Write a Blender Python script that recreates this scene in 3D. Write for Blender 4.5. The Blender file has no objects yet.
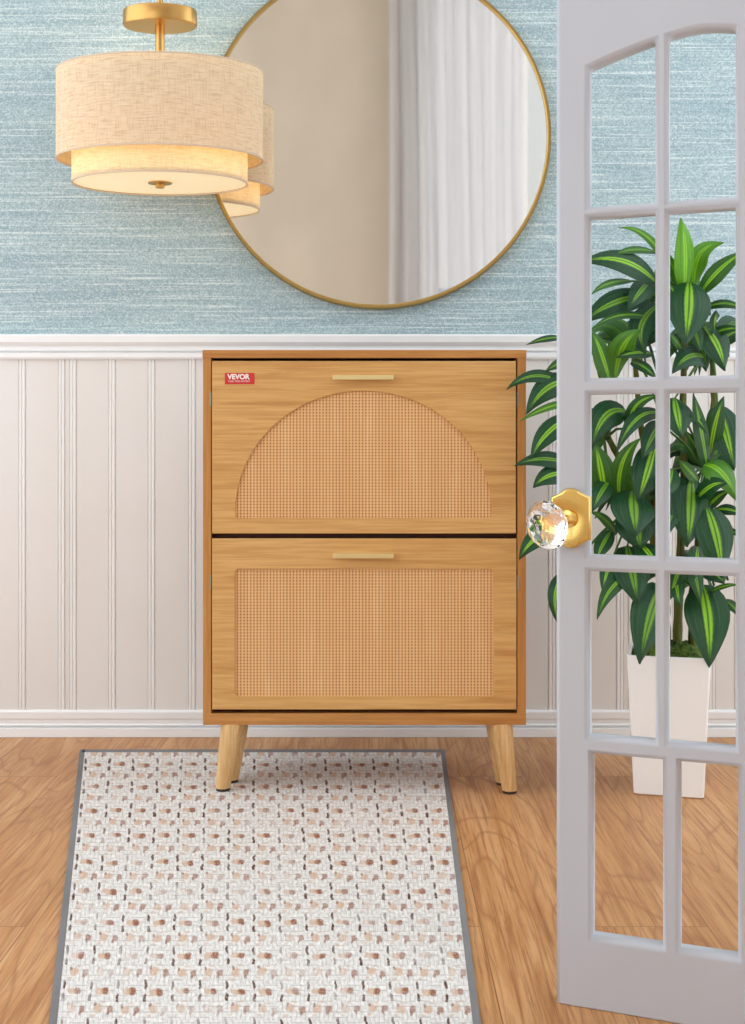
import bpy, bmesh, math, random
from mathutils import Vector, Matrix
random.seed(7)
C = bpy.context.scene.collection
PI = math.pi
F, CX, HY, H = 1150.0, 372.5, 450.0, 0.88      # focal length in px, horizon, eye height

def P(px, py, y): return Vector(((px-CX)*y/F, y, H-(py-HY)*y/F))
def lin(c):
    r = [(v/255.0) for v in c]
    return tuple([(v/12.92 if v <= .04045 else ((v+.055)/1.055)**2.4) for v in r]+[1.0])

# ------------------------------------------------------------------ node helpers
class N:
    def __init__(s, name):
        s.m = bpy.data.materials.new(name); s.m.use_nodes = True
        s.t = s.m.node_tree; s.b = s.t.nodes['Principled BSDF']; s.out = s.t.nodes['Material Output']
    def n(s, typ, **kw):
        nd = s.t.nodes.new(typ)
        for k, v in kw.items():
            if k.startswith('i_'): 
                key = k[2:]; key = int(key) if key.isdigit() else key.replace('_', ' ')
                s.put(nd.inputs[key], v)
            else: setattr(nd, k, v)
        return nd
    def put(s, sock, v):
        if isinstance(v, bpy.types.NodeSocket): s.t.links.new(v, sock)
        else: sock.default_value = v
    def set(s, key, v): s.put(s.b.inputs[key], v); return s
    def math(s, op, a, b=0.0, c=0.0, clamp=False):
        nd = s.t.nodes.new('ShaderNodeMath'); nd.operation = op; nd.use_clamp = clamp
        s.put(nd.inputs[0], a); s.put(nd.inputs[1], b); s.put(nd.inputs[2], c); return nd.outputs[0]
    def mix(s, f, a, b, blend='MIX'):
        nd = s.t.nodes.new('ShaderNodeMix'); nd.data_type = 'RGBA'; nd.blend_type = blend
        s.put(nd.inputs[0], f); s.put(nd.inputs[6], a); s.put(nd.inputs[7], b); return nd.outputs[2]
    def coord(s, kind='Object'): return s.t.nodes.new('ShaderNodeTexCoord').outputs[kind]
    def mapping(s, v, scale=(1,1,1), rot=(0,0,0), loc=(0,0,0)):
        nd = s.t.nodes.new('ShaderNodeMapping'); s.put(nd.inputs[0], v)
        nd.inputs['Scale'].default_value = scale; nd.inputs['Rotation'].default_value = rot; nd.inputs['Location'].default_value = loc
        return nd.outputs[0]
    def noise(s, v, scale=5, detail=3, rough=.5, dist=0, out=0):
        nd = s.t.nodes.new('ShaderNodeTexNoise'); s.put(nd.inputs['Vector'], v)
        nd.inputs['Scale'].default_value = scale; nd.inputs['Detail'].default_value = detail
        nd.inputs['Roughness'].default_value = rough; nd.inputs['Distortion'].default_value = dist
        return nd.outputs[out]
    def ramp(s, f, stops, interp='LINEAR'):
        nd = s.t.nodes.new('ShaderNodeValToRGB'); cr = nd.color_ramp; cr.interpolation = interp
        while len(cr.elements) < len(stops): cr.elements.new(.5)
        for e, (p, c) in zip(cr.elements, stops):
            e.position = p; e.color = c if len(c) == 4 else tuple(c)+(1,)
        s.put(nd.inputs[0], f); return nd.outputs[0]
    def sep(s, v):
        nd = s.t.nodes.new('ShaderNodeSeparateXYZ'); s.put(nd.inputs[0], v); return nd.outputs
    def bump(s, h, strength=.3, dist=.002):
        nd = s.t.nodes.new('ShaderNodeBump'); s.put(nd.inputs['Height'], h)
        nd.inputs['Strength'].default_value = strength; nd.inputs['Distance'].default_value = dist
        s.put(s.b.inputs['Normal'], nd.outputs[0])
W1 = (1,1,1,1); K0 = (0,0,0,1)

def plain(name, rgb, rough=.5, metal=0, spec=.5):
    m = N(name); m.set('Base Color', lin(rgb)).set('Roughness', rough).set('Metallic', metal).set('Specular IOR Level', spec)
    return m.m

def wood(name, light, mid, dark, axis='x', rough=.45, sc=1.0):
    m = N(name); co = m.coord()
    s1 = {'x': (1.3,22,22), 'z': (22,22,1.3)}[axis]; s2 = {'x': (4,130,130), 'z': (130,130,4)}[axis]
    a = m.noise(m.mapping(co, tuple(v*sc for v in s1)), 1.6, 6, .62, .6)
    b = m.noise(m.mapping(co, tuple(v*sc for v in s2)), 1.2, 3, .6, .2)
    c1 = m.ramp(a, [(.3, lin(dark)), (.47, lin(mid)), (.68, lin(light))])
    c2 = m.mix(m.math('MULTIPLY', m.ramp(b, [(.42, W1), (.56, K0)]), .42), c1, lin(dark))
    m.set('Base Color', c2).set('Roughness', rough).set('Specular IOR Level', .3); m.bump(b, .12, .001)
    return m.m

# ------------------------------------------------------------------ materials
def mat_wallpaper():
    m = N('blue_grasscloth'); co = m.coord()
    streak = m.noise(m.mapping(co, (2.6,1,170)), 1.3, 2, .5, .03)
    band = m.noise(m.mapping(co, (1.8,1,26)), 1.2, 3, .6)
    fine = m.noise(m.mapping(co, (230,1,260)), 1, 2, .75)
    c = m.ramp(band, [(.35, lin((165,188,198))), (.5, lin((171,195,204))), (.68, lin((180,203,208)))])
    c = m.mix(m.math('MULTIPLY', m.ramp(streak, [(.57, K0), (.66, W1)]), .72), c, lin((228,239,240)))
    c = m.mix(m.math('MULTIPLY', m.ramp(streak, [(.38, W1), (.44, K0)]), .55), c, lin((148,176,188)))
    c = m.mix(m.math('MULTIPLY', m.ramp(fine, [(.36, W1), (.5, K0)]), .6), c, lin((128,152,162)))
    c = m.mix(m.math('MULTIPLY', m.ramp(fine, [(.54, K0), (.66, W1)]), .65), c, lin((228,240,234)))
    m.set('Base Color', c).set('Roughness', .85).set('Specular IOR Level', .15); m.bump(fine, .25, .002)
    return m.m

def mat_floor():
    m = N('oak_planks'); co = m.coord()
    br = m.n('ShaderNodeTexBrick', offset=.37, offset_frequency=2)
    m.put(br.inputs['Vector'], m.mapping(co, (1,1,1), (0,0,PI/2), (.0,.43,0)))
    br.inputs['Color1'].default_value = (0,0,0,1); br.inputs['Color2'].default_value = (1,1,1,1); br.inputs['Mortar'].default_value = (.5,.5,.5,1)
    br.inputs['Scale'].default_value = 1; br.inputs['Mortar Size'].default_value = .0011; br.inputs['Mortar Smooth'].default_value = .2
    br.inputs['Brick Width'].default_value = 1.55; br.inputs['Row Height'].default_value = .21; br.inputs['Bias'].default_value = 0
    tone = br.outputs['Color']
    off = m.n('ShaderNodeVectorMath', operation='MULTIPLY_ADD'); m.put(off.inputs[0], tone); off.inputs[1].default_value = (7.3, 3.1, 5); m.put(off.inputs[2], co)
    v = off.outputs[0]
    a = m.noise(m.mapping(v, (11,1.1,1)), 1.5, 4, .55, 1.2)
    rings = m.math('FRACT', m.math('MULTIPLY', m.noise(m.mapping(v, (5.0,.75,1)), 1.0, 1.5, .45, .6), 15))
    b = m.noise(m.mapping(v, (150,3.5,1)), 1.2, 4, .7)
    c = m.ramp(a, [(.3, lin((184,130,82))), (.5, lin((203,151,100))), (.7, lin((218,170,122)))])
    c = m.mix(m.math('MULTIPLY', m.ramp(rings, [(0, W1), (.14, K0), (.9, K0), (1, (.6,.6,.6,1))]), .6), c, lin((150,98,60)))
    c = m.mix(m.math('MULTIPLY', m.ramp(b, [(.36, W1), (.52, K0)]), .75), c, lin((152,98,58)))
    c = m.mix(m.math('MULTIPLY', m.sep(tone)[0], .22), c, lin((178,128,84)))
    c = m.mix(m.math('MULTIPLY', br.outputs['Fac'], .75), c, lin((120,80,52)))
    m.set('Base Color', c).set('Roughness', .42).set('Specular IOR Level', .35); m.bump(b, .1, .001)
    return m.m

def mat_rattan():
    m = N('woven_rattan'); x, y, z = m.sep(m.coord())
    def strand(c, p):   # 1 at the middle of a strand, 0 in the gap
        f = m.math('FRACT', m.math('DIVIDE', c, p)); return m.math('SUBTRACT', 1, m.math('MULTIPLY', m.math('ABSOLUTE', m.math('SUBTRACT', f, .5)), 2))
    sx = strand(x, .0084); sz = strand(z, .0078)
    hole = m.math('MULTIPLY', m.ramp(sx, [(.22, W1), (.5, K0)]), m.ramp(sz, [(.28, W1), (.55, K0)]))
    gapx = m.ramp(sx, [(.08, W1), (.4, K0)])
    gapz = m.ramp(sz, [(.05, W1), (.34, K0)])
    big = m.noise(m.mapping(m.coord(), (30,1,3)), 1.5, 3, .6)
    base = m.ramp(big, [(.3, lin((228,178,122))), (.55, lin((234,186,130))), (.75, lin((240,196,142)))])
    c = m.mix(m.math('MULTIPLY', gapz, .42), base, lin((180,118,64)))
    c = m.mix(m.math('MULTIPLY', gapx, .52), c, lin((170,106,54)))
    c = m.mix(m.math('MULTIPLY', hole, .7), c, lin((132,78,40)))
    c = m.mix(m.math('MULTIPLY', m.ramp(sx, [(.72, K0), (.98, W1)]), .45), c, lin((250,214,166)))
    h = m.math('ADD', sx, sz)
    m.set('Base Color', c).set('Roughness', .6).set('Specular IOR Level', .25); m.bump(h, .35, .0012)
    return m.m

def mat_rug():
    m = N('basket_weave_wool'); uv = m.coord('UV'); x, y, z = m.sep(uv)
    wob = m.noise(m.mapping(uv, (1.3,1.3,1)), 1, 2, .5, 0, 1); wx, wy, wz = m.sep(wob)
    X = m.math('ADD', x, m.math('MULTIPLY', m.math('SUBTRACT', wx, .5), .22)); Y = m.math('ADD', y, m.math('MULTIPLY', m.math('SUBTRACT', wy, .5), .22))
    fu = m.math('FRACT', X); fv = m.math('FRACT', Y)
    def spot(u0, v0, w, h, soft=.35):
        du = m.math('DIVIDE', m.math('ABSOLUTE', m.math('SUBTRACT', fu, u0)), w); dv = m.math('DIVIDE', m.math('ABSOLUTE', m.math('SUBTRACT', fv, v0)), h)
        d = m.math('POWER', m.math('ADD', m.math('POWER', du, 3), m.math('POWER', dv, 3)), .333)
        return m.ramp(d, [(.65, W1), (1, K0)])
    thr_n = m.noise(m.mapping(uv, (9,9,1)), 1, 2, .6)
    lu = m.math('ABSOLUTE', m.math('SUBTRACT', m.math('FRACT', m.math('MULTIPLY', x, 6)), .5))
    lv = m.math('ABSOLUTE', m.math('SUBTRACT', m.math('FRACT', m.math('MULTIPLY', y, 7)), .5))
    # basket blocks: half the cells run across, half run lengthways
    blk = m.math('GREATER_THAN', m.math('MULTIPLY', m.math('SUBTRACT', m.math('FRACT', X), .5), m.math('SUBTRACT', m.math('FRACT', m.math('MULTIPLY', Y, 2)), .5)), 0)
    line = m.mix(blk, m.ramp(lu, [(.36, K0), (.5, W1)]), m.ramp(lv, [(.36, K0), (.5, W1)]))
    c = m.ramp(thr_n, [(.3, lin((208,206,204))), (.55, lin((231,229,226))), (.75, lin((250,248,245)))])
    c = m.mix(m.math('MULTIPLY', line, .65), c, lin((172,164,160)))
    br = lin((146,84,48)); dk = lin((88,50,32)); tan = lin((206,164,128))
    nz = m.ramp(m.noise(m.mapping(uv, (14,14,1)), 1, 2, .6), [(.3, (.6,.6,.6,1)), (.55, W1)])
    fade = m.ramp(m.noise(m.mapping(uv, (.55,.8,1)), 1, 2, .5), [(.34, (.35,.35,.35,1)), (.5, W1)])
    for (u0, v0, w, h, col, k) in [(.46,.80,.19,.13,tan,.7),(.88,.78,.13,.11,br,.75),(.66,.27,.15,.11,br,.95),(.44,.27,.18,.10,tan,.7),
                                   (.14,.08,.065,.16,dk,1),(.14,.44,.06,.14,dk,.95),(.80,.68,.06,.06,br,.7),(.34,.90,.06,.06,br,.7),(.30,.62,.10,.04,tan,.5),(.62,.98,.10,.04,tan,.5)]:
        c = m.mix(m.math('MULTIPLY', m.math('MULTIPLY', m.math('MULTIPLY', spot(u0, v0, w, h), k), nz), fade), c, col)
    m.set('Base Color', c).set('Roughness', .9).set('Specular IOR Level', .1)
    m.bump(m.math('ADD', m.math('MULTIPLY', line, -1), thr_n), .35, .003)
    return m.m

def mat_leaf():
    m = N('striped_leaf'); uv = m.coord('UV'); x, y, z = m.sep(uv)
    at = m.n('ShaderNodeVertexColor', layer_name='tone').outputs[0]; tone, strp, _b = m.sep(at)
    d = m.math('ABSOLUTE', m.math('SUBTRACT', x, .5))
    n1 = m.noise(m.mapping(uv, (34,1.2,1)), 1, 3, .6)
    dd = m.math('ADD', d, m.math('MULTIPLY', m.math('SUBTRACT', n1, .5), .10))
    stripe = m.ramp(dd, [(.018, (.25,.25,.25,1)), (.03, W1), (.07, W1), (.115, K0)])
    ends = m.ramp(y, [(0, (.5,.5,.5,1)), (.12, W1), (.7, W1), (.93, K0)])
    dark = m.ramp(n1, [(.3, lin((8,46,26))), (.6, lin((24,82,44))), (.8, lin((56,124,70)))])
    lite = m.ramp(n1, [(.3, lin((70,136,18))), (.6, lin((110,184,30))), (.8, lin((156,218,54)))])
    c = m.mix(tone, dark, lite)
    c = m.mix(m.math('MULTIPLY', m.math('MULTIPLY', stripe, ends), strp), c, lin((160,226,44)))
    m.set('Base Color', c).set('Roughness', .38).set('Specular IOR Level', .45)
    tr = m.n('ShaderNodeBsdfTranslucent'); m.put(tr.inputs[0], c)
    mx = m.n('ShaderNodeMixShader'); mx.inputs[0].default_value = .12
    m.t.links.new(m.b.outputs[0], mx.inputs[1]); m.t.links.new(tr.outputs[0], mx.inputs[2]); m.t.links.new(mx.outputs[0], m.out.inputs[0])
    m.bump(m.noise(m.mapping(uv, (30,.5,1)), 1, 2, .5), .6, .003)
    return m.m

def mat_linen(name, col, dk, lt, transl=.35, emis=0):
    m = N(name); co = m.coord('UV')
    a = m.noise(m.mapping(co, (16,170,1)), 1, 3, .65); b = m.noise(m.mapping(co, (210,14,1)), 1, 3, .65)
    c = m.mix(m.math('MULTIPLY', m.ramp(a, [(.36, W1), (.5, K0)]), .5), lin(col), lin(dk))
    c = m.mix(m.math('MULTIPLY', m.ramp(b, [(.36, W1), (.5, K0)]), .42), c, lin(dk))
    c = m.mix(m.math('MULTIPLY', m.ramp(a, [(.55, K0), (.7, W1)]), .6), c, lin(lt))
    m.set('Base Color', c).set('Roughness', .9).set('Specular IOR Level', .1)
    tr = m.n('ShaderNodeBsdfTranslucent'); m.put(tr.inputs[0], c)
    mx = m.n('ShaderNodeMixShader'); mx.inputs[0].default_value = transl
    m.t.links.new(m.b.outputs[0], mx.inputs[1]); m.t.links.new(tr.outputs[0], mx.inputs[2]); m.t.links.new(mx.outputs[0], m.out.inputs[0])
    m.bump(m.math('ADD', a, b), .2, .001)
    return m.m

def mat_brass(name, rgb, rough):
    m = N(name); n = m.noise(m.mapping(m.coord(), (4,4,200)), 1, 2, .5)
    m.set('Base Color', lin(rgb)).set('Metallic', 1.0).set('Roughness', rough); m.bump(n, .06, .001)
    return m.m

def mat_glass_pane():
    m = N('clear_pane_glass'); t = m.n('ShaderNodeBsdfTransparent'); g = m.n('ShaderNodeBsdfGlossy'); g.inputs['Roughness'].default_value = .02
    fr = m.n('ShaderNodeFresnel'); fr.inputs[0].default_value = 1.12
    mx = m.n('ShaderNodeMixShader'); m.t.links.new(fr.outputs[0], mx.inputs[0])
    m.t.links.new(t.outputs[0], mx.inputs[1]); m.t.links.new(g.outputs[0], mx.inputs[2]); m.t.links.new(mx.outputs[0], m.out.inputs[0])
    return m.m

def mat_sheer():
    m = N('sheer_curtain'); d = m.n('ShaderNodeBsdfDiffuse'); d.inputs[0].default_value = lin((222,220,219))
    tr = m.n('ShaderNodeBsdfTranslucent'); tr.inputs[0].default_value = lin((214,212,211))
    mx = m.n('ShaderNodeMixShader'); mx.inputs[0].default_value = .5
    m.t.links.new(d.outputs[0], mx.inputs[1]); m.t.links.new(tr.outputs[0], mx.inputs[2]); m.t.links.new(mx.outputs[0], m.out.inputs[0])
    return m.m

def mat_paint(name, rgb, rough=.55, var=.03, rgb2=None):
    m = N(name); n = m.noise(m.mapping(m.coord(), (2.2,2.2,1.3)), 1.4, 3, .5)
    c2 = rgb2 or tuple(v*(1-var*2) for v in rgb)
    m.set('Base Color', m.ramp(n, [(.35, lin(c2)), (.65, lin(rgb))])).set('Roughness', rough).set('Specular IOR Level', .3)
    return m.m

M = dict(
 wallpaper=mat_wallpaper(), floor=mat_floor(), rattan=mat_rattan(), rug=mat_rug(), leaf=mat_leaf(),
 panel=mat_paint('cream_beadboard', (233,232,231), .55, .01, (230,228,224)), bead=mat_paint('white_bead_paint', (242,243,243), .5, .01),
 trim=mat_paint('white_gloss_trim', (244,247,249), .35, .005), beige=mat_paint('beige_plaster', (207,192,172), .9, .02),
 ceiling=plain('ceiling_white', (240,238,234), .9), door=mat_paint('grey_white_door_paint', (199,204,213), .45, .012),
 oak=wood('oak_veneer_front', (226,180,118), (215,167,103), (190,136,76), 'x'),
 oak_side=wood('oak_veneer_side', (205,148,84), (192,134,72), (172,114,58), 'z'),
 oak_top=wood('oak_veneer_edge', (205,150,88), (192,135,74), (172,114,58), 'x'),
 leg=wood('turned_oak_leg', (234,198,146), (220,180,124), (196,150,96), 'z', .4, 1.6),
 dark=plain('dark_gap', (70,34,18), .8), footcap=plain('dark_foot', (48,34,26), .6), slot=plain('steel_hinge', (170,165,150), .4, .8),
 goldbar=mat_brass('pale_gold_handle', (248,230,172), .42), brass=mat_brass('brushed_brass', (208,164,98), .3),
 brass_frame=mat_brass('brass_frame', (184,152,92), .3), rosette=mat_brass('polished_brass', (240,204,120), .26),
 red=plain('red_tag', (206,48,42), .5), white_ink=plain('white_lettering', (250,240,236), .6),
 linen=mat_linen('oatmeal_linen', (250,234,206), (214,188,152), (255,248,230), .34), linen_in=mat_linen('cream_linen', (246,232,202), (222,198,160), (253,245,224), .4),
 hem=plain('shade_hem', (216,196,172), .8), pane=mat_glass_pane(), sheer=mat_sheer(), rugedge=mat_paint('grey_binding', (136,136,138), .9, .06),
 pot=plain('white_ceramic', (249,252,254), .25), stem=wood('green_brown_cane', (120,128,62), (96,104,44), (66,62,28), 'z', .7, 2), stem2=plain('leaf_stalk', (66,112,34), .5),
)
m = N('mirror_silver'); m.set('Base Color', (.93,.92,.91,1)).set('Metallic', 1.0).set('Roughness', .035); M['mirror'] = m.m
m = N('cut_crystal'); m.set('Base Color', (1,1,1,1)).set('Roughness', .02).set('Transmission Weight', 1.0).set('IOR', 1.52); M['crystal'] = m.m
m = N('green_moss'); n = m.noise(m.mapping(m.coord(), (60,60,60)), 1, 3, .7)
m.set('Base Color', m.ramp(n, [(.35, lin((40,58,14))), (.6, lin((92,122,36)))])).set('Roughness', .95); m.bump(n, .8, .01); M['moss'] = m.m
m = N('lamp_diffuser'); m.set('Base Color', lin((245,230,196))).set('Roughness', .5).set('Emission Color', lin((255,228,176))).set('Emission Strength', .36); M['diffuser'] = m.m

# ------------------------------------------------------------------ mesh helpers
def link(name, me, mat=None, parent=None, smooth=None):
    o = bpy.data.objects.new(name, me); C.objects.link(o)
    if mat is not None:
        for mm in (mat if isinstance(mat, (list, tuple)) else [mat]): me.materials.append(mm)
    if parent is not None: o.parent = parent
    if smooth is not None:
        for p in me.polygons: p.use_smooth = True
        if smooth < 3.1:
            bm = bmesh.new(); bm.from_mesh(me)
            for e in bm.edges:
                if len(e.link_faces) == 2 and e.calc_face_angle(0) > smooth: e.smooth = False
            bm.to_mesh(me); bm.free()
    return o
def obj(name, bm, mat, parent=None, smooth=None):
    me = bpy.data.meshes.new(name); bmesh.ops.recalc_face_normals(bm, faces=bm.faces[:]) if len(bm.faces) else None
    bm.to_mesh(me); bm.free(); return link(name, me, mat, parent, smooth)
def thing(name, label, cat, loc=(0,0,0), rotz=0, group=None, kind=None):
    o = bpy.data.objects.new(name, None); o.empty_display_size = .05; C.objects.link(o); o.location = loc; o.rotation_euler = (0,0,rotz)
    o['label'] = label; o['category'] = cat
    if group: o['group'] = group
    if kind: o['kind'] = kind
    return o
def struct(o, label=None, cat=None):
    o['kind'] = 'structure'
    if label: o['label'] = label
    if cat: o['category'] = cat
    return o
def box(bm, x0, x1, y0, y1, z0, z1, bev=0, seg=1, mi=0):
    vs = [bm.verts.new(v) for v in [(x0,y0,z0),(x1,y0,z0),(x1,y1,z0),(x0,y1,z0),(x0,y0,z1),(x1,y0,z1),(x1,y1,z1),(x0,y1,z1)]]
    fs = [bm.faces.new([vs[i] for i in f]) for f in [(0,3,2,1),(4,5,6,7),(0,1,5,4),(1,2,6,5),(2,3,7,6),(3,0,4,7)]]
    for f in fs: f.material_index = mi
    if bev: bmesh.ops.bevel(bm, geom=list({e for f in fs for e in f.edges}), offset=bev, segments=seg, affect='EDGES', profile=.5)
def loft(bm, rings, closed=True, capA=True, capB=True, uv=False):
    R = [[bm.verts.new(p) for p in r] for r in rings]; n = len(R[0]); lay = bm.loops.layers.uv.verify() if uv else None
    for i in range(len(R)-1):
        for j in range(n if closed else n-1):
            k = (j+1) % n; f = bm.faces.new((R[i][j], R[i][k], R[i+1][k], R[i+1][j]))
            if uv:
                for lp, (a, b) in zip(f.loops, [(j,i),(j+1,i),(j+1,i+1),(j,i+1)]): lp[lay].uv = (a/n, b/(len(R)-1))
    if capA: bm.faces.new(R[0][::-1])
    if capB: bm.faces.new(R[-1])
    return R
def lathe(bm, prof, seg=48, axis='z', c=(0,0,0), sy=1.0, caps=False, uv=False):
    rings = []
    for (r, h) in prof:
        ring = []
        for j in range(seg):
            a = 2*PI*j/seg
            if axis == 'z': ring.append((c[0]+r*math.cos(a), c[1]+sy*r*math.sin(a), c[2]+h))
            else: ring.append((c[0]+r*math.cos(a), c[1]+h, c[2]+r*math.sin(a)))
        rings.append(ring)
    return loft(bm, rings, True, caps, caps, uv)
def tube(bm, pts, radii, seg=8, caps=True):
    rings = []
    for i, p in enumerate(pts):
        a = pts[max(0,i-1)]; b = pts[min(len(pts)-1,i+1)]; t = (b-a).normalized()
        u = t.cross(Vector((0,1,0.13))).normalized(); v = t.cross(u)
        rings.append([p+(u*math.cos(2*PI*k/seg)+v*math.sin(2*PI*k/seg))*radii[i] for k in range(seg)])
    loft(bm, rings, True, caps, caps)
def plate(outer, holes, y0, thick, bev=0.0):
    """flat board in the xz plane, front at y0, with bevelled outline and holes"""
    cu = bpy.data.curves.new('tmp', 'CURVE'); cu.dimensions = '2D'; cu.fill_mode = 'BOTH'
    for poly in [outer]+holes:
        sp = cu.splines.new('POLY'); sp.points.add(len(poly)-1)
        for q, (x, z) in zip(sp.points, poly): q.co = (x, z, 0, 1)
        sp.use_cyclic_u = True
    cu.extrude = thick/2-bev; cu.bevel_depth = bev; cu.bevel_resolution = 0; cu.offset = -bev
    o = bpy.data.objects.new('tmp', cu); C.objects.link(o); dg = bpy.context.evaluated_depsgraph_get(); dg.update()
    me = bpy.data.meshes.new_from_object(o.evaluated_get(dg)); bpy.data.objects.remove(o)
    for v in me.vertices: x, y, z = v.co; v.co = (x, y0+thick/2-z, y)
    bm = bmesh.new(); bm.from_mesh(me); bmesh.ops.remove_doubles(bm, verts=bm.verts[:], dist=1e-6); me.materials.clear()
    bpy.data.meshes.remove(me)
    return bm
def text_mesh(body, size, depth=.0003, bold=0):
    cu = bpy.data.curves.new('tmp', 'FONT'); cu.body = body; cu.size = size; cu.extrude = depth; cu.offset = bold
    cu.align_x = 'CENTER'; cu.align_y = 'CENTER'
    o = bpy.data.objects.new('tmp', cu); C.objects.link(o); dg = bpy.context.evaluated_depsgraph_get(); dg.update()
    me = bpy.data.meshes.new_from_object(o.evaluated_get(dg)); bpy.data.objects.remove(o); me.materials.clear(); return me
def arc(cx, cz, r, a0, a1, n, rz=None):
    return [(cx+r*math.cos(a0+(a1-a0)*i/n), cz+(rz or r)*math.sin(a0+(a1-a0)*i/n)) for i in range(n+1)]
def rrect(x0, x1, z0, z1, r, n=5):
    return arc(x0+r,z0+r,r,PI,1.5*PI,n)+arc(x1-r,z0+r,r,1.5*PI,2*PI,n)+arc(x1-r,z1-r,r,0,.5*PI,n)+arc(x0+r,z1-r,r,.5*PI,PI,n)
def quad(bm, pts): bm.faces.new([bm.verts.new(p) for p in pts])

# ------------------------------------------------------------------ setting
WY = 3.55; XL, XR = -2.6, 2.2; CEIL = 4.2; RY = -.4
bm = bmesh.new(); box(bm, XL, XR, RY-.2, WY+.1, -.06, 0); struct(obj('floor', bm, M['floor']), 'honey oak plank floor with grain running towards the wall', 'floor')
bm = bmesh.new(); box(bm, XL, XR, WY, WY+.1, 0, CEIL); struct(obj('wall_back', bm, M['wallpaper']), 'blue grasscloth papered wall above white chair rail', 'wall')
bm = bmesh.new(); box(bm, XL, XR, RY-.2, WY+.1, CEIL, CEIL+.06); struct(obj('ceiling', bm, M['ceiling']), 'plain white ceiling high above the room', 'ceiling')
# beadboard
S = F/WY
def wx(px): return (px-CX)/F*(WY-.02)
panels = [(-.012,.010)]
bm = bmesh.new()
z0, z1 = .07, 1.17; yf = WY-.018
beads = []
for px in [22-43*k for k in range(1,8)]+[22, 61.5, 73, 112, 151.5, 192]+[232+40*k for k in range(9)]+[576, 620, 632, 672, 712, 738]+[778+40*k for k in range(7)]:
    beads.append(wx(px))
beads = [b for b in beads if XL+.03 < b < XR-.03]
prof = [(XL, yf)]; mats = []
hw = .0098
for b in beads:
    prof += [(b-hw-.003,yf),(b-hw,yf+.003),(b-hw+.002,yf-.002),(b-.0028,yf-.002),(b,yf+.001),(b+.0028,yf-.002),(b+hw-.002,yf-.002),(b+hw,yf+.003),(b+hw+.003,yf)]
prof += [(XR, yf), (XR, WY), (XL, WY)]
vb = [bm.verts.new((x, y, z0)) for x, y in prof]; vt = [bm.verts.new((x, y, z1)) for x, y in prof]
for i in range(len(prof)):
    j = (i+1) % len(prof); f = bm.faces.new((vb[i], vb[j], vt[j], vt[i]))
    if prof[i][1] < yf-.0005 or prof[j][1] < yf-.0005: f.material_index = 1  # bead faces get a whiter copy of the paint, standing for highlights
struct(obj('trim_1', bm, [M['panel'], M['bead']]), 'cream beadboard wainscot with narrow vertical beads', 'wainscot')
def moulding(name, prof, label, cat):
    bm = bmesh.new(); A = [bm.verts.new((XL, y, z)) for y, z in prof]; B = [bm.verts.new((XR, y, z)) for y, z in prof]
    for i in range(len(prof)-1): bm.faces.new((A[i], B[i], B[i+1], A[i+1]))
    bm.faces.new(A); bm.faces.new(B[::-1])
    struct(obj(name, bm, M['trim']), label, cat)
def hz(py, y=3.515): return H-(py-HY)*y/F
d = WY
moulding('trim_2', [(d,hz(334)),(d-.030,hz(334)),(d-.036,hz(336)),(d-.036,hz(342)),(d-.030,hz(344.5)),(d-.024,hz(346)),(d-.024,hz(348)),(d-.028,hz(349.5)),(d-.028,hz(350.5)),(d-.019,hz(351.2)),(d-.019,hz(352)),(d-.029,hz(353)),(d-.030,hz(357)),(d-.026,hz(359)),(d,hz(359))],
         'white moulded chair rail between wallpaper and beadboard', 'chair rail')
moulding('baseboard_back', [(d,hz(711)),(d-.022,hz(711)),(d-.027,hz(713)),(d-.027,hz(719)),(d-.023,hz(721)),(d-.023,hz(724.5)),(d-.028,hz(726)),(d-.018,hz(727)),(d-.018,hz(728)),(d-.032,hz(729)),(d-.033,hz(736)),(d-.033,.001),(d,.001)],
         'white stepped baseboard along the back wall', 'baseboard')
# wall behind the camera with a curtained right window, seen in the mirror, and an added left opening for key light
bm = plate([(XL,0),(XR,0),(XR,CEIL-.01),(XL,CEIL-.01)], [[(-2.35,.5),(-1.3,.5),(-1.3,3.1),(-2.35,3.1)], [(.32,.3),(1.75,.3),(1.75,3.98),(.32,3.98)]], RY-.15, .15, 0)
struct(obj('wall_front', bm, M['beige']), 'warm beige plaster wall reflected in the round mirror', 'wall')
for i, (x0, x1, zz0, zz1) in enumerate([(-2.35,-1.3,.5,3.1), (.32,1.75,.3,3.98)]):
    bm = plate([(x0,zz0),(x1,zz0),(x1,zz1),(x0,zz1)], [[(x0+.05,zz0+.05),((x0+x1)/2-.02,zz0+.05),((x0+x1)/2-.02,zz1-.05),(x0+.05,zz1-.05)], [((x0+x1)/2+.02,zz0+.05),(x1-.05,zz0+.05),(x1-.05,zz1-.05),((x0+x1)/2+.02,zz1-.05)]], RY-.12, .05, .004)
    w = struct(obj('window_%d' % (i+1), bm, M['trim']), ['white casement window open to daylight in the beige wall', 'white casement window behind the sheer curtain'][i], 'window')
    bm = bmesh.new(); quad(bm, [(x0+.05,RY-.1,zz0+.05),(x1-.05,RY-.1,zz0+.05),(x1-.05,RY-.1,zz1-.05),(x0+.05,RY-.1,zz1-.05)])
    obj('window_pane', bm, M['pane'], w)
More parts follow.
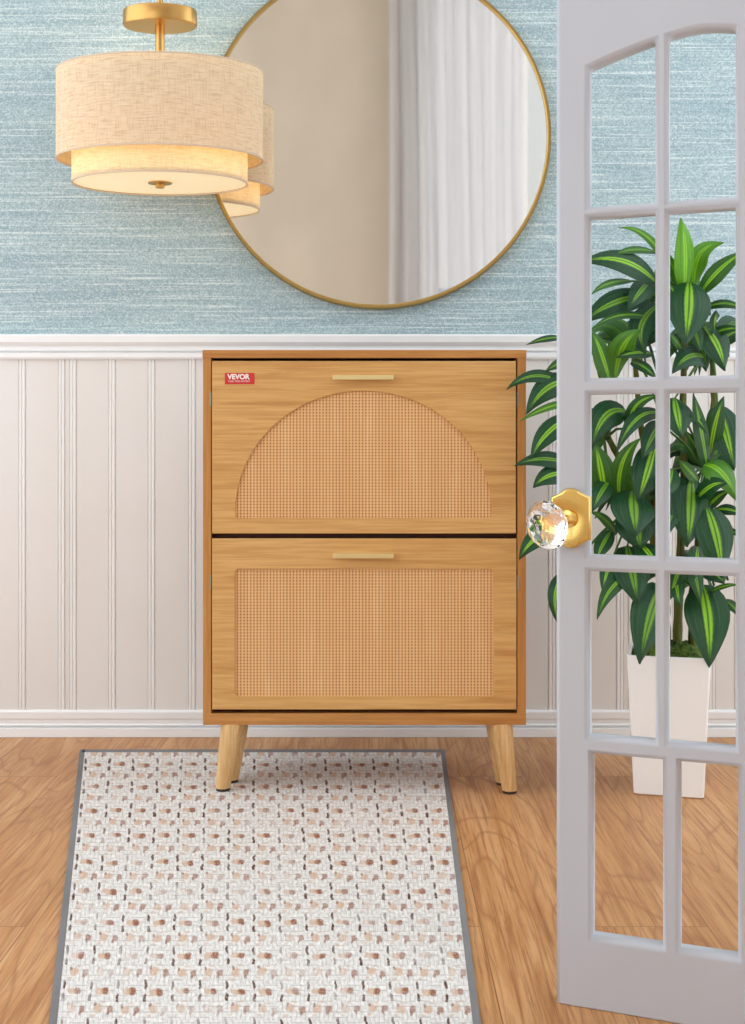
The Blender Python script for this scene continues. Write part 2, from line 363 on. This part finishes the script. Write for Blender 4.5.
# curtain
bm = bmesh.new(); top = 4.08; nx = 420; rows = 14; x0, x1 = .10, 1.85; lv = []
for r in range(rows+1):
    z = .02+(top-.02)*r/rows; row = []
    for i in range(nx+1):
        t = i/nx; x = x0+(x1-x0)*t; ph = 2*PI*(x*9.5+.25*math.sin(x*7+1)+.10*math.sin(z*1.5+x*4)); amp = .035*(.75+.35*math.sin(x*13))
        row.append(bm.verts.new((x+.010*math.sin(ph*2), RY+.09+amp*math.sin(ph)+.012*math.sin(ph*2.3+z), z)))
    lv.append(row)
for r in range(rows):
    for i in range(nx): bm.faces.new((lv[r][i], lv[r][i+1], lv[r+1][i+1], lv[r+1][i]))
cu = thing('curtain', 'white sheer pleated curtain seen reflected in the round mirror', 'curtain', (0,0,0))
obj('curtain_panel', bm, M['sheer'], cu, 4)
bm = bmesh.new(); tube(bm, [Vector((x0-.1,RY+.09,top+.012)), Vector((x1+.1,RY+.09,top+.012))], [.012]*2, 12); obj('curtain_rod', bm, M['brass'], cu)
for xx in (x0-.05, x1+.05):
    bm = bmesh.new(); box(bm, xx-.01, xx+.01, RY+.001, RY+.09, top+.004, top+.020); obj('rod_bracket', bm, M['brass'], cu)

# ------------------------------------------------------------------ door leaf
DX, DY, TH = .2963, 1.8267, math.radians(20.44)
def door_u(px):
    k = (px-CX)/F; return (k*DY-DX)/(math.cos(TH)+k*math.sin(TH))
def door_v(px, py): Y = DY-door_u(px)*math.sin(TH); return H-(py-HY)*Y/F
door = thing('door_1', 'pale grey painted french door leaf standing open, arched top panes', 'door', (DX, DY, 0), -TH, None, 'structure')
c1 = (door_u(588.5), door_u(655)); c2 = (door_u(668), door_u(735.5)); pit = c2[0]-c1[0]; c3 = (c2[0]+pit, c2[1]+pit); DW = c3[1]+c1[0]; uc = (c2[0]+c2[1])/2
vr = [(door_v(592,217),door_v(592,378)),(door_v(592,394),door_v(592,555.5)),(door_v(592,571.5),door_v(592,737)),(door_v(592,754),door_v(592,938))]
vb1 = door_v(592,206.5); vpk = door_v(702,27.5); vsp = door_v(590.5,67)
def archv(u): return vpk-(vpk-vsp)*(abs(u-uc)/(uc-c1[0]))**1.5
holes = []
for ci, (a, b) in enumerate((c1, c2, c3)):
    holes.append([(a,vb1),(b,vb1)]+[(b+(a-b)*i/10, archv(b+(a-b)*i/10)) for i in range(11)])
    for ri, (t, bo) in enumerate(vr):
        aa, bb = a, b
        if ri == 3:
            if ci == 0: aa, bb = door_u(592), door_u(662.5)
            elif ci == 1: aa, bb = door_u(680), door_u(738)
        holes.append([(aa,bo),(bb,bo),(bb,t),(aa,t)])
DT = 1.612; DTH = .036
bm = plate([(-.005,-.0040),(DW+.005,-.0040),(DW+.005,DT),(-.005,DT)], holes, 0, DTH, .0065)
obj('door_frame', bm, M['door'], door)
bm = bmesh.new(); quad(bm, [(c1[0]-.003,DTH/2,vr[3][1]-.003),(c3[1]+.003,DTH/2,vr[3][1]-.003),(c3[1]+.003,DTH/2,vpk+.003),(c1[0]-.003,DTH/2,vpk+.003)])
obj('glass_pane', bm, M['pane'], door)
# knob set
ku, kv = door_u(571.5), door_v(571.5,518)
knob = thing('doorknob', '', 'x'); 
for k in ('label','category'): del knob[k]
knob.parent = door; knob.location = (ku, 0, kv); knob.name = 'door_knob'
rw, rh = .0315, .0475
out = [(-rw,-rh*.70),(-rw*.45,-rh*.86)]+arc(0,-rh*.62,rw*.62,1.25*PI,1.75*PI,8,rh*.38)[0:]+[(rw*.45,-rh*.86),(rw,-rh*.70),(rw,rh*.70),(rw*.45,rh*.86)]+arc(0,rh*.62,rw*.62,.25*PI,.75*PI,8,rh*.38)+[(-rw*.45,rh*.86),(-rw,rh*.70)]
bm = plate(out, [], -.010, .010, .0035); obj('rosette', bm, M['rosette'], knob)
kd = Vector((-.50,-.86,-.16)).normalized(); q = Vector((0,-1,0)).rotation_difference(kd).to_matrix().to_4x4()
bm = bmesh.new(); lathe(bm, [(.0001,-.001),(.014,-.001),(.014,-.006),(.0085,-.010),(.0075,-.022),(.010,-.027),(.013,-.030),(.013,-.034),(.0001,-.034)], 28, 'y')
bmesh.ops.transform(bm, matrix=Matrix.Translation((0,-.008,0)) @ q, verts=bm.verts[:]); obj('neck', bm, M['rosette'], knob, .6)
bm = bmesh.new(); pr = [(.012,-.0345),(.021,-.037),(.031,-.042),(.038,-.050),(.0395,-.057),(.036,-.064),(.030,-.070),(.021,-.0735),(.012,-.0725),(.005,-.070)]; rings = []
for i, (r, h) in enumerate(pr): rings.append([(r*math.cos(2*PI*(j+.5*(i%2))/12), h, r*math.sin(2*PI*(j+.5*(i%2))/12)) for j in range(12)])
R = [[bm.verts.new(p) for p in rr] for rr in rings]
for i in range(len(R)-1):
    for j in range(12):
        a, b = R[i][j], R[i][(j+1)%12]
        if i % 2 == 0: bm.faces.new((a, b, R[i+1][j])); bm.faces.new((b, R[i+1][(j+1)%12], R[i+1][j]))
        else: bm.faces.new((a, b, R[i+1][(j+1)%12])); bm.faces.new((a, R[i+1][(j+1)%12], R[i+1][j]))
bm.faces.new(R[0]); bm.faces.new(R[-1][::-1])
bmesh.ops.transform(bm, matrix=Matrix.Translation((0,-.008,0)) @ q, verts=bm.verts[:]); obj('crystal_knob', bm, M['crystal'], knob)
# hinges and the wall stub the door hangs on
hx = DX+DW*math.cos(TH); hy = DY-DW*math.sin(TH)
for hz_ in (.22, .85, 1.48):
    bm = bmesh.new(); lathe(bm, [(.0001,0),(.006,0),(.006,.07),(.0001,.07)], 14, 'z', (DW+.004, .018, hz_)); obj('hinge', bm, M['brass'], door)
bm = bmesh.new(); box(bm, hx+.012, XR, hy-.06, hy+.06, 0, CEIL-.002); struct(obj('wall_right', bm, M['ceiling']), 'white partition wall the open glazed door hangs on', 'wall')

# ------------------------------------------------------------------ shoe cabinet
CY = 2.93; K = F/CY
def X(px): return (px-CX)/K
def Z(py): return H-(py-HY)/K
CB = 3.25
cab = thing('shoe_cabinet', 'oak shoe cabinet with rattan fronts on four splayed legs below the round mirror', 'cabinet', (X(364.5), CY, 0))
ox, oy = X(364.5), CY
def loc(o): o.location = (-ox, -oy, 0); return o
bm = bmesh.new()
box(bm, X(203), X(211), CY, CB, Z(725), Z(350.5), .0008); loc(obj('side_panel', bm, M['oak_side'], cab))
bm = bmesh.new(); box(bm, X(517.5), X(526), CY, CB, Z(725), Z(350.5), .0008)
loc(obj('side_panel', bm, M['oak_side'], cab))
bm = bmesh.new(); box(bm, X(202.5), X(526.3), CY-.002, CB, Z(358), Z(350), .0008); loc(obj('top_board', bm, M['oak_top'], cab))
bm = bmesh.new(); box(bm, X(203), X(526), CY-.001, CB, Z(725), Z(713.5), .0008)
loc(obj('bottom_board', bm, M['oak_top'], cab))
bm = bmesh.new(); box(bm, X(211), X(517.5), CB-.012, CB-.004, Z(713.5), Z(358)); box(bm, X(211), X(517.5), CY+.02, CB-.012, Z(538), Z(534)); loc(obj('back_panel', bm, M['dark'], cab))  # dark brown on back and gap strip paints the shade between drawers
fy = CY-.001
def drawer(x0, x1, y0, y1, hole, rat, label):
    bm = plate([(X(x0),Z(y1)),(X(x1),Z(y1)),(X(x1),Z(y0)),(X(x0),Z(y0))], [hole], fy, .016, .0012)
    d = loc(obj('flip_drawer', bm, M['oak'], cab)); d['label'] = label
    bm = bmesh.new(); xx = [p[0] for p in hole]; zz = [p[1] for p in hole]
    box(bm, min(xx)-.01, max(xx)+.01, fy+.0065, fy+.0145, min(zz)-.01, max(zz)+.01); obj('rattan_panel', bm, M['rattan'], d)
    bm = bmesh.new(); hy0 = y0+14.5
    box(bm, X(333), X(393.5), fy-.020, fy-.0165, Z(hy0+4.6), Z(hy0), .0006)
    box(bm, X(333), X(393.5), fy-.0165, fy+.0005, Z(hy0+1.6), Z(hy0), .0004)
    obj('handle', bm, M['goldbar'], d)
    return d
cxp = 363.6
hole = arc(X(238.5),Z(515),3.2/K,PI,1.5*PI,4)+arc(X(488.7),Z(515),3.2/K,1.5*PI,2*PI,4)+arc(X(cxp),Z(512),X(491.9)-X(cxp),0,PI,64,(512-391)/K)[1:-1]
d1 = drawer(212, 516, 361, 533.5, hole, None, 'upper oak drawer front with arched rattan inset')
hole = rrect(X(235), X(494), Z(696.5), Z(569), 4/K)
d2 = drawer(212, 516.5, 538.5, 709.5, hole, None, 'lower oak drawer front with rectangular rattan inset')
# hinge slots down both sides
for px0 in (209.7, 517.0):
    for (a, b) in ((392,406), (575,589)):
        bm = bmesh.new(); box(bm, X(px0), X(px0+1.6), CY-.0012, CY+.004, Z(b), Z(a)); loc(obj('hinge_plate', bm, M['slot'], cab))
# red tag
bm = bmesh.new(); box(bm, X(225), X(254.5), fy-.0010, fy+.0002, Z(384.3), Z(373), .0002)
tag = obj('brand_tag', bm, M['red'], d1); tag['label'] = 'small red tag with white lettering'
bm = bmesh.new()
me = text_mesh('VEVOR', 9.0/K, .0002, .0009); bm.from_mesh(me)
xs = [v.co.x for v in bm.verts]; s = (22.5/K)/(max(xs)-min(xs))
bmesh.ops.transform(bm, matrix=Matrix(((s,0,0,X(238.6)),(0,0,-1,fy-.0013),(0,.78,0,Z(377)),(0,0,0,1))), verts=bm.verts[:])
me2 = text_mesh('TOUGH TOOLS, HALF PRICE', 2.4/K, .0001, 0); b2 = bmesh.new(); b2.from_mesh(me2); xs = [v.co.x for v in b2.verts]; s = (21.5/K)/(max(xs)-min(xs))
bmesh.ops.transform(b2, matrix=Matrix(((s,0,0,X(239)),(0,0,-1,fy-.0013),(0,1,0,Z(381.4)),(0,0,0,1))), verts=b2.verts[:])
tm = bpy.data.meshes.new('t'); b2.to_mesh(tm); bm.from_mesh(tm); b2.free()
obj('lettering', bm, M['white_ink'], d1)
# legs
def leg(tx, bx, ty, by, zb):
    bm = bmesh.new(); top = Z(724.5); n = 24; rings = []
    a = Vector((tx, ty, top)); b = Vector((bx, by, zb+.007))
    for t, r in ((0,.0290),(.02,.0290),(.5,.0245),(.97,.0192),(1,.0186)):
        p = a.lerp(b, t); rings.append([(p.x+r*math.cos(2*PI*k/n), p.y+r*math.sin(2*PI*k/n), p.z) for k in range(n)])
    loft(bm, rings); o = loc(obj('leg', bm, M['leg'], cab, .8))
    bm = bmesh.new(); loft(bm, [[(b.x+.0172*math.cos(2*PI*k/n), b.y+.0172*math.sin(2*PI*k/n), z) for k in range(n)] for z in (zb+.0068, zb)]); obj('foot_cap', bm, M['footcap'], o)
yf_, yr = CY+.024, CY+.10
leg((232.5-CX)*yf_/F, (222.8-CX)*yf_/F, yf_, yf_, .0066); leg((501-CX)*yf_/F, (509.5-CX)*yf_/F, yf_, yf_, .0002)
leg((239-CX)*yr/F, (231.5-CX)*yr/F, yr, yr, .0066); leg((495.5-CX)*yr/F, (502.5-CX)*yr/F, yr, yr, .0002)

# ------------------------------------------------------------------ rug
def gy(py): return F*H/(py-HY)
yA, yB = gy(751.5), 1.50
def rx(px, py): return (px-CX)*gy(py)/F
def edgeL(y): py = HY+F*H/y; return (80-(py-750)*.1125-CX)*y/F
def edgeR(y): py = HY+F*H/y; return (444.5+(py-750)*.131-CX)*y/F
# straight tapering sides between far end and near end
LA, RA = edgeL(yA), edgeR(yA); LB, RB = edgeL(gy(1024)), edgeR(gy(1024)); yq = gy(1024)
def sL(y): return LA+(LB-LA)*(yA-y)/(yA-yq)
def sR(y): return RA+(RB-RA)*(yA-y)/(yA-yq)
rug = thing('area_rug', 'white and brown basket weave rug with grey bound edge on oak floor', 'rug', ((sL(2.4)+sR(2.4))/2, 2.4, 0))
rl = Vector(((sL(2.4)+sR(2.4))/2, 2.4, 0)); bw = .012
bm = bmesh.new(); uvl = bm.loops.layers.uv.verify(); NR = 60; rowsv = []
for i in range(NR+1):
    y = yA-bw*2.4+(yB+bw-yA+bw*2.4)*i/NR; v = math.log((yA)/y)*9.5/math.log(yA/yq)
    rowsv.append([(bm.verts.new(Vector((sL(y)+bw, y, .006))-rl), 0, -v), (bm.verts.new(Vector((sR(y)-bw, y, .006))-rl), 15, -v)])
for i in range(NR):
    a, b = rowsv[i]; c, d_ = rowsv[i+1]; f = bm.faces.new((a[0], c[0], d_[0], b[0]))
    for lp, q_ in zip(f.loops, (a, c, d_, b)): lp[uvl].uv = (q_[1], q_[2])
o = obj('woven_field', bm, M['rug'], rug)
bm = bmesh.new()
def strip(p):
    lo = [bm.verts.new(Vector((a, b, .0006))-rl) for a, b in p]; hi = [bm.verts.new(Vector((a, b, .0064))-rl) for a, b in p]
    bm.faces.new(hi); bm.faces.new(lo[::-1])
    for i in range(len(p)): j = (i+1)%len(p); bm.faces.new((lo[i], lo[j], hi[j], hi[i]))
strip([(sL(yA),yA),(sL(yB),yB),(sL(yB)+bw,yB),(sL(yA-bw)+bw,yA)]); strip([(sR(yA-bw)-bw,yA),(sR(yB)-bw,yB),(sR(yB),yB),(sR(yA),yA)])
strip([(sL(yA)+bw,yA),(sL(yA)+bw,yA-bw*2.6),(sR(yA)-bw,yA-bw*2.6),(sR(yA)-bw,yA)]); strip([(sL(yB)+bw,yB+bw),(sL(yB)+bw,yB),(sR(yB)-bw,yB),(sR(yB)-bw,yB+bw)])
obj('grey_binding', bm, M['rugedge'], rug)

# ------------------------------------------------------------------ round mirror
MY = WY-.026; mk = F/MY
mir = thing('round_mirror', 'large round mirror with thin brass frame on the blue wall', 'mirror', ((378-CX)/mk, WY, H-(135.5-HY)/mk))
Rm = 173.3/mk
bm = bmesh.new(); lathe(bm, [(Rm-.013,-.004),(Rm-.013,-.027),(Rm-.009,-.030),(Rm-.003,-.030),(Rm,-.026),(Rm,-.0005),(Rm-.013,-.0005),(Rm-.013,-.004)], 160, 'y'); obj('frame', bm, M['brass_frame'], mir, .7)
bm = bmesh.new(); bm.faces.new([bm.verts.new(((Rm-.0125)*math.cos(2*PI*k/160), -.022, (Rm-.0125)*math.sin(2*PI*k/160))) for k in range(160)]); obj('mirror_glass', bm, M['mirror'], mir)

# ------------------------------------------------------------------ ceiling lamp
LY = 3.345; lk = F/LY; SY = .6
def lr(px): return px/lk
def lz(py): return H-(py-HY)/lk
lx = (160-CX)/lk
lamp = thing('drum_ceiling_lamp', 'two tier oatmeal linen drum ceiling lamp with brass stem', 'lamp', (lx, LY, CEIL)); 
def dz(py): return lz(py)-CEIL
def drum(r, p0, p1, th, mat, name):
    o1 = bmesh.new(); lathe(o1, [(r-th,dz(p1)),(r,dz(p1)),(r,dz(p0)),(r-th,dz(p0)),(r-th,dz(p1))], 96, 'z', (0,0,0), SY, False, True)
    lay = o1.loops.layers.uv.verify()
    for f in o1.faces:
        for lp in f.loops: lp[lay].uv = (lp[lay].uv[0]*2.6, lp.vert.co.z*1.4)
    sh = obj(name, o1, mat, lamp, .8)
    for pp in (p0, p1):
        hm = bmesh.new(); lathe(hm, [(r-th-.0008,dz(pp)-.0022),(r+.0008,dz(pp)-.0022),(r+.0008,dz(pp)+.0022),(r-th-.0008,dz(pp)+.0022),(r-th-.0008,dz(pp)-.0022)], 96, 'z', (0,0,0), SY)
        obj('hem', hm, M['hem'], sh, .8)
    return sh
drum(lr(103), 73, 160, .003, M['linen'], 'outer_shade'); drum(lr(87.5), 88, 183.5, .003, M['linen_in'], 'inner_shade')
bm = bmesh.new(); lathe(bm, [(.0001,dz(182.5)),(lr(86.3),dz(182.5)),(lr(86.3),dz(180)),(.0001,dz(180))], 96, 'z', (0,0,0), SY); obj('diffuser', bm, M['diffuser'], lamp, .6)
bm = bmesh.new(); lathe(bm, [(.0001,dz(11)),(lr(36.5),dz(11)),(lr(37),dz(12)),(lr(37),dz(25.5)),(lr(36),dz(26.5)),(.0001,dz(26.5))], 64, 'z', (0,0,0), SY); obj('canopy', bm, M['brass'], lamp, .6)
bm = bmesh.new(); lathe(bm, [(.0001,dz(26)),(lr(4.6),dz(26)),(lr(4.6),dz(178.5)),(.0001,dz(178.5))], 24); obj('stem', bm, M['brass'], lamp, .8)
bm = bmesh.new(); lathe(bm, [(.0001,-.0005),(lr(3),-.0005),(lr(3),dz(11)),(.0001,dz(11))], 16); obj('drop_rod', bm, M['brass'], lamp, .8)
bm = bmesh.new()
for k in range(3):
    a = 2*PI*k/3+.4; tube(bm, [Vector((0,0,dz(80))), Vector((lr(102)*math.cos(a), SY*lr(102)*math.sin(a), dz(80)))], [.002]*2, 6)
obj('shade_spider', bm, M['brass'], lamp)
bm = bmesh.new(); lathe(bm, [(.0001,dz(182.7)),(lr(12),dz(182.7)),(lr(12),dz(183.7)),(lr(4.5),dz(184.5)),(lr(4.5),dz(188)),(.0001,dz(188.5))], 24, 'z', (0,0,0), .8); obj('finial', bm, M['brass'], lamp, .6)
for k in (-1, 1):
    l = bpy.data.lights.new('bulb_light', 'POINT'); l.energy = 1.05; l.color = (1,.92,.76); l.shadow_soft_size = .03
    lo = bpy.data.objects.new('bulb_light', l); C.objects.link(lo); lo.location = (lx+k*.13, LY, lz(140))

# ------------------------------------------------------------------ plant
PY = 3.0
plant = thing('potted_dracaena', 'tall striped-leaf dracaena in white square pot behind the glazed door', 'plant', P(668.5,450,PY)*Vector((1,1,0)) if False else ((668.5-CX)*PY/F, PY, 0))
pv = Vector(((668.5-CX)*PY/F, PY, 0))
bm = bmesh.new(); kt = F/(PY-.103)
def sq(h, z, r=.008):
    return [(x, y, z) for x, y in rrect(-h, h, -h, h, min(r, h*.5), 3)]
ht, hb, zt = 41/kt, 34.5/kt, H-(657.5-HY)/kt
loft(bm, [sq(hb-.004,.0003), sq(hb,.004), sq(ht,zt-.002), sq(ht-.002,zt), sq(ht-.010,zt), sq(ht-.012,zt-.03)], True, True, True); po = obj('pot', bm, M['pot'], plant, .6); po.rotation_euler.z = -math.radians(14.4)
bm = bmesh.new(); G = 26; gv = []; hh = ht-.011
for i in range(G+1):
    row = []
    for j in range(G+1):
        u, v = i/G*2-1, j/G*2-1; e = max(abs(u), abs(v)); z = zt-.014+.036*(1-e**3)*(.75+.45*random.random())
        row.append(bm.verts.new((u*hh, v*hh, z)))
    gv.append(row)
for i in range(G):
    for j in range(G): bm.faces.new((gv[i][j], gv[i+1][j], gv[i+1][j+1], gv[i][j+1]))
mo = obj('moss', bm, M['moss'], plant, 4); mo.rotation_euler.z = -math.radians(14.4)
def stem(pts, r0, r1):
    ps = [P(a, b, y)-pv for a, b, y in pts]; fine = []
    for i in range(len(ps)-1):
        for k in range(8): fine.append(ps[i].lerp(ps[i+1], k/8))
    fine.append(ps[-1]); n = len(fine)
    bm = bmesh.new(); tube(bm, fine, [(r0+(r1-r0)*i/n)*(1.12 if i % 3 == 0 else 1) for i in range(n)], 10); return obj('stem', bm, M['stem'], plant, 1)
CR = {'top': (686,292,2.98), 'left': (604,440,2.96), 'mid': (705,470,3.0), 'low': (690,585,2.98), 'fl': (640,500,2.97), 'fr': (712,350,3.02), 'ml': (634,350,3.0)}
stem([(677,660,3.0),(679,580,3.0),(684,480,3.01),(683,400,3.02),(686,292,2.98)], .0125, .007)
stem([(693,660,3.02),(692,600,3.02),(700,530,3.03),(706,470,3.0),(714,400,3.04),(712,350,3.02)], .0115, .007)
stem([(668,660,3.01),(664,580,3.02),(645,510,3.0),(620,460,2.99),(604,430,2.96)], .011, .007)
stem([(664,600,3.03),(652,500,3.04),(640,420,3.04),(634,350,3.0)], .010, .006)

bm = bmesh.new(); uvl = bm.loops.layers.uv.verify(); vcl = bm.loops.layers.color.new('tone'); UP = Vector((0,0,1))
def leaf(b, c, t, w, tone, face=None, seg=12, strength=None):
    face = face or Vector((random.uniform(-.25,.25), -1, .35)); sst = strength if strength is not None else random.uniform(.7,.95)
    rows = []
    for i in range(seg+1):
        s = i/seg; p = b*(1-s)**2+c*2*s*(1-s)+t*s**2; tg = ((c-b)*(1-s)+(t-c)*s)
        if tg.length < 1e-6: tg = t-b
        tg.normalize(); side = tg.cross(face); side = side.normalized() if side.length > 1e-3 else Vector((1,0,0)); nn = side.cross(tg).normalized()
        if nn.y > 0: nn = -nn
        ww = w*.5*(math.sin(PI*min(1,s*.90+.08)**.85)**.75 if s < 1 else 0.0); ww = max(ww*1.12*(1-.5*s**3), .0008)
        if s > .97: ww = .0005
        rows.append([bm.verts.new(p+side*ww*k - nn*(w*.10)*(1-abs(k))*(-1) + nn*0) for k in (-1,-.55,0,.55,1)])
    for i in range(seg):
        for k in range(4):
            f = bm.faces.new((rows[i][k], rows[i][k+1], rows[i+1][k+1], rows[i+1][k])); f.smooth = True
            U = (0,.225,.5,.775,1)
            for lp, (a, d2_) in zip(f.loops, ((k,i),(k+1,i),(k+1,i+1),(k,i+1))): lp[uvl].uv = (U[a], d2_/seg); lp[vcl] = (tone,sst,0,1)
stalks = bmesh.new()
def L(bx, by, tx, ty, w, tone, cx=None, cy=None, yb=None, yt=None, crown=None):
    yb = yb if yb is not None else 2.95+random.uniform(-.03,.03); yt = yt if yt is not None else yb-random.uniform(.04,.11)
    b = P(bx,by,yb)-pv; t = P(tx,ty,yt)-pv
    if cx is None: cx, cy = (bx+tx)/2, (by+ty)/2-4
    # control point of the curve so that it passes near (cx,cy)
    m_ = P(cx,cy,(yb+yt)/2-.015)-pv; c = m_*2-(b+t)*.5
    leaf(b, c, t, w*yb/F*1.22, tone)
    # stalk back to the nearest crown
    k = CR['top'] if by < 318 else min(CR.values(), key=lambda q_: (q_[0]-bx)**2+(q_[1]-by)**2*.6); cr = P(k[0],k[1],k[2])-pv
    if (cr-b).length > .012: tube(stalks, [cr, (cr+b)*.5+Vector((0,0,.012)), b+Vector((0,.001,0))], [.0042,.0036,.0022], 6)
LV = [
 (683,288,680,218,19,1.0,684,250),(693,286,724,243,16,.85,700,255),(673,276,618,228,7,.8,648,238),(654,252,613,256,7,.55,632,250),
 (653,281,579,263,20,.05,620,261),(630,281,591,295,7,.5,608,284),(653,279,628,310,17,.05,640,292),(647,297,582,324,20,.08,612,304),
 (650,318,590,331,7,.4,618,316),(659,306,646,355,20,.05,641,327),(689,285,685,345,33,.08,688,312),(702,291,748,250,14,.55,722,268),
 (706,308,750,314,8,.3,728,304),(704,328,724,371,25,.06,716,346),(708,361,672,374,20,.05,690,357),(614,378,641,330,21,.75,622,348),
 (650,354,616,358,10,.2,634,353),(608,380,590,330,17,.6,600,352),(606,382,611,348,14,.0,607,362),(632,362,657,380,9,.15,645,368),
 (681,287,666,250,8,.75,672,266),(680,300,667,284,7,.55,673,291),(700,330,706,372,15,.15,703,350),(684,354,667,333,8,.55,675,341),
 (712,334,716,310,13,.0,714,322),(704,340,742,330,9,.35,724,330),(674,300,660,330,12,.35,665,312),(690,320,700,352,12,.3,696,336),
 (624,412,591,450,23,.08,604,418),(628,428,662,396,10,.4,638,404),(660,414,616,454,13,.03,636,420),(661,424,642,459,17,.1,651,438),
 (604,494,595,444,21,.55,600,466),(619,500,641,438,14,.55,622,464),(654,446,637,502,24,.08,646,474),(632,494,635,537,34,.08,633,514),
 (634,512,640,550,31,.05,637,530),(616,534,590,512,8,.55,604,519),(611,532,596,562,13,.15,602,546),(609,482,592,512,15,.03,600,494),
 (674,400,681,438,25,.08,677,418),(684,416,706,433,9,.1,697,420),(706,466,693,393,14,.3,700,428),(710,452,724,396,15,.35,715,424),
 (718,408,734,471,25,.08,726,436),(705,466,737,502,22,.75,722,475),(690,480,686,547,34,.12,689,512),(707,510,721,578,29,.12,716,540),
 (698,482,678,460,11,.6,688,470),(704,466,682,429,8,.4,694,444),(705,510,730,491,9,.35,718,497),(716,510,744,516,9,.1,730,510),
 (720,534,742,536,7,.45,731,532),(699,496,727,484,15,.1,713,486),(672,470,662,500,16,.2,668,484),(678,500,664,540,14,.1,670,518),
 (627,548,637,604,29,.12,632,574),(660,588,639,664,31,.14,648,620),(702,587,709,668,33,.14,708,622),(630,576,597,620,12,.35,610,590),
 (710,592,740,585,4,.5,725,586),(722,600,740,618,9,.25,732,606),(708,570,724,584,17,.05,717,575),(684,560,670,600,14,.3,676,578),
 (690,560,700,604,12,.3,696,580),(676,574,680,606,12,.3,677,590),(697,548,694,580,14,.2,696,562),
 (640,545,658,572,18,.15,650,556),(612,560,602,590,12,.1,606,574),
]
for e in LV: L(*e)
# leaves that reach out to the left past the door's edge, in front of the cabinet side
for (bx,by,tx,ty,w,tone,cx,cy) in [(566,386,506,390,11,.1,535,376),(572,382,526,415,19,.1,546,389),(574,402,519,422,6,.75,546,408),(572,418,531,460,17,.1,547,434),
   (570,466,514,466,13,.1,543,459),(570,474,533,488,16,.12,549,476),(556,528,519,560,15,.15,534,540),(564,574,558,624,12,.05,555,596),(562,338,526,345,6,.15,545,339),(572,360,545,372,8,.3,558,364)]:
    L(bx,by,tx,ty,w,tone,cx,cy,2.90,2.862 if tx < 540 else 2.88)
# leaves at the back and side of each crown
for key, n_ in (('top',9),('left',14),('mid',18),('low',9),('fl',16),('fr',16),('ml',16)):
    qx, qy, qd = CR[key]; c0 = P(qx,qy,qd)-pv
    for i in range(n_):
        a = random.uniform(0, 2*PI) if i % 3 else random.uniform(.1*PI,.9*PI); ln = random.uniform(.13,.21); up = random.uniform(.02,.10)
        dx = math.cos(a)*ln*.75; dy = abs(math.sin(a))*ln*.8+.01
        if key in ('left',): dx = abs(dx)*.4-.06
        leaf(c0, c0+Vector((dx*.55,dy*.5,up+.05)), c0+Vector((dx,dy,up-.09)), random.uniform(.035,.062), random.choice((.05,.1,.3,.5,.75)), Vector((dx,-abs(dy)*.6-.05,.10)), 12, random.uniform(.1,.8))
obj('foliage', bm, M['leaf'], plant)
obj('leaf_stalks', stalks, M['stem2'], plant, 1)

# ------------------------------------------------------------------ light
w = bpy.data.worlds.new('world'); bpy.context.scene.world = w; w.use_nodes = True
bg = w.node_tree.nodes['Background']; bg.inputs[0].default_value = (.93,.96,1,1); bg.inputs[1].default_value = 1.75
def area(name, loc, rot, sx, sy, e, col):
    l = bpy.data.lights.new(name, 'AREA'); l.shape = 'RECTANGLE'; l.size = sx; l.size_y = sy; l.energy = e; l.color = col
    o = bpy.data.objects.new(name, l); C.objects.link(o); o.location = loc; o.rotation_euler = rot; return o
area('window_daylight', (-1.825, RY-.22, 1.8), (PI/2,0,PI), 1.0, 2.5, 250, (.93,.965,1))  # added key light, shining in through the made-up left opening
area('curtained_window_daylight', (1.03, RY-.24, 2.0), (PI/2,0,PI), 1.4, 3.3, 14, (.93,.965,1))

cam = bpy.data.cameras.new('camera'); co = bpy.data.objects.new('camera', cam); C.objects.link(co)
co.location = (0,0,H); co.rotation_euler = (PI/2,0,0); cam.sensor_fit = 'HORIZONTAL'; cam.sensor_width = 36; cam.lens = F/745*36
cam.shift_y = (HY-512)/745; cam.clip_start = .02
sc = bpy.context.scene; sc.camera = co
sc.view_settings.view_transform = 'Standard'; sc.view_settings.look = 'None'; sc.view_settings.gamma = 1; sc.view_settings.use_curve_mapping = False
sc.view_settings.exposure = 0.33
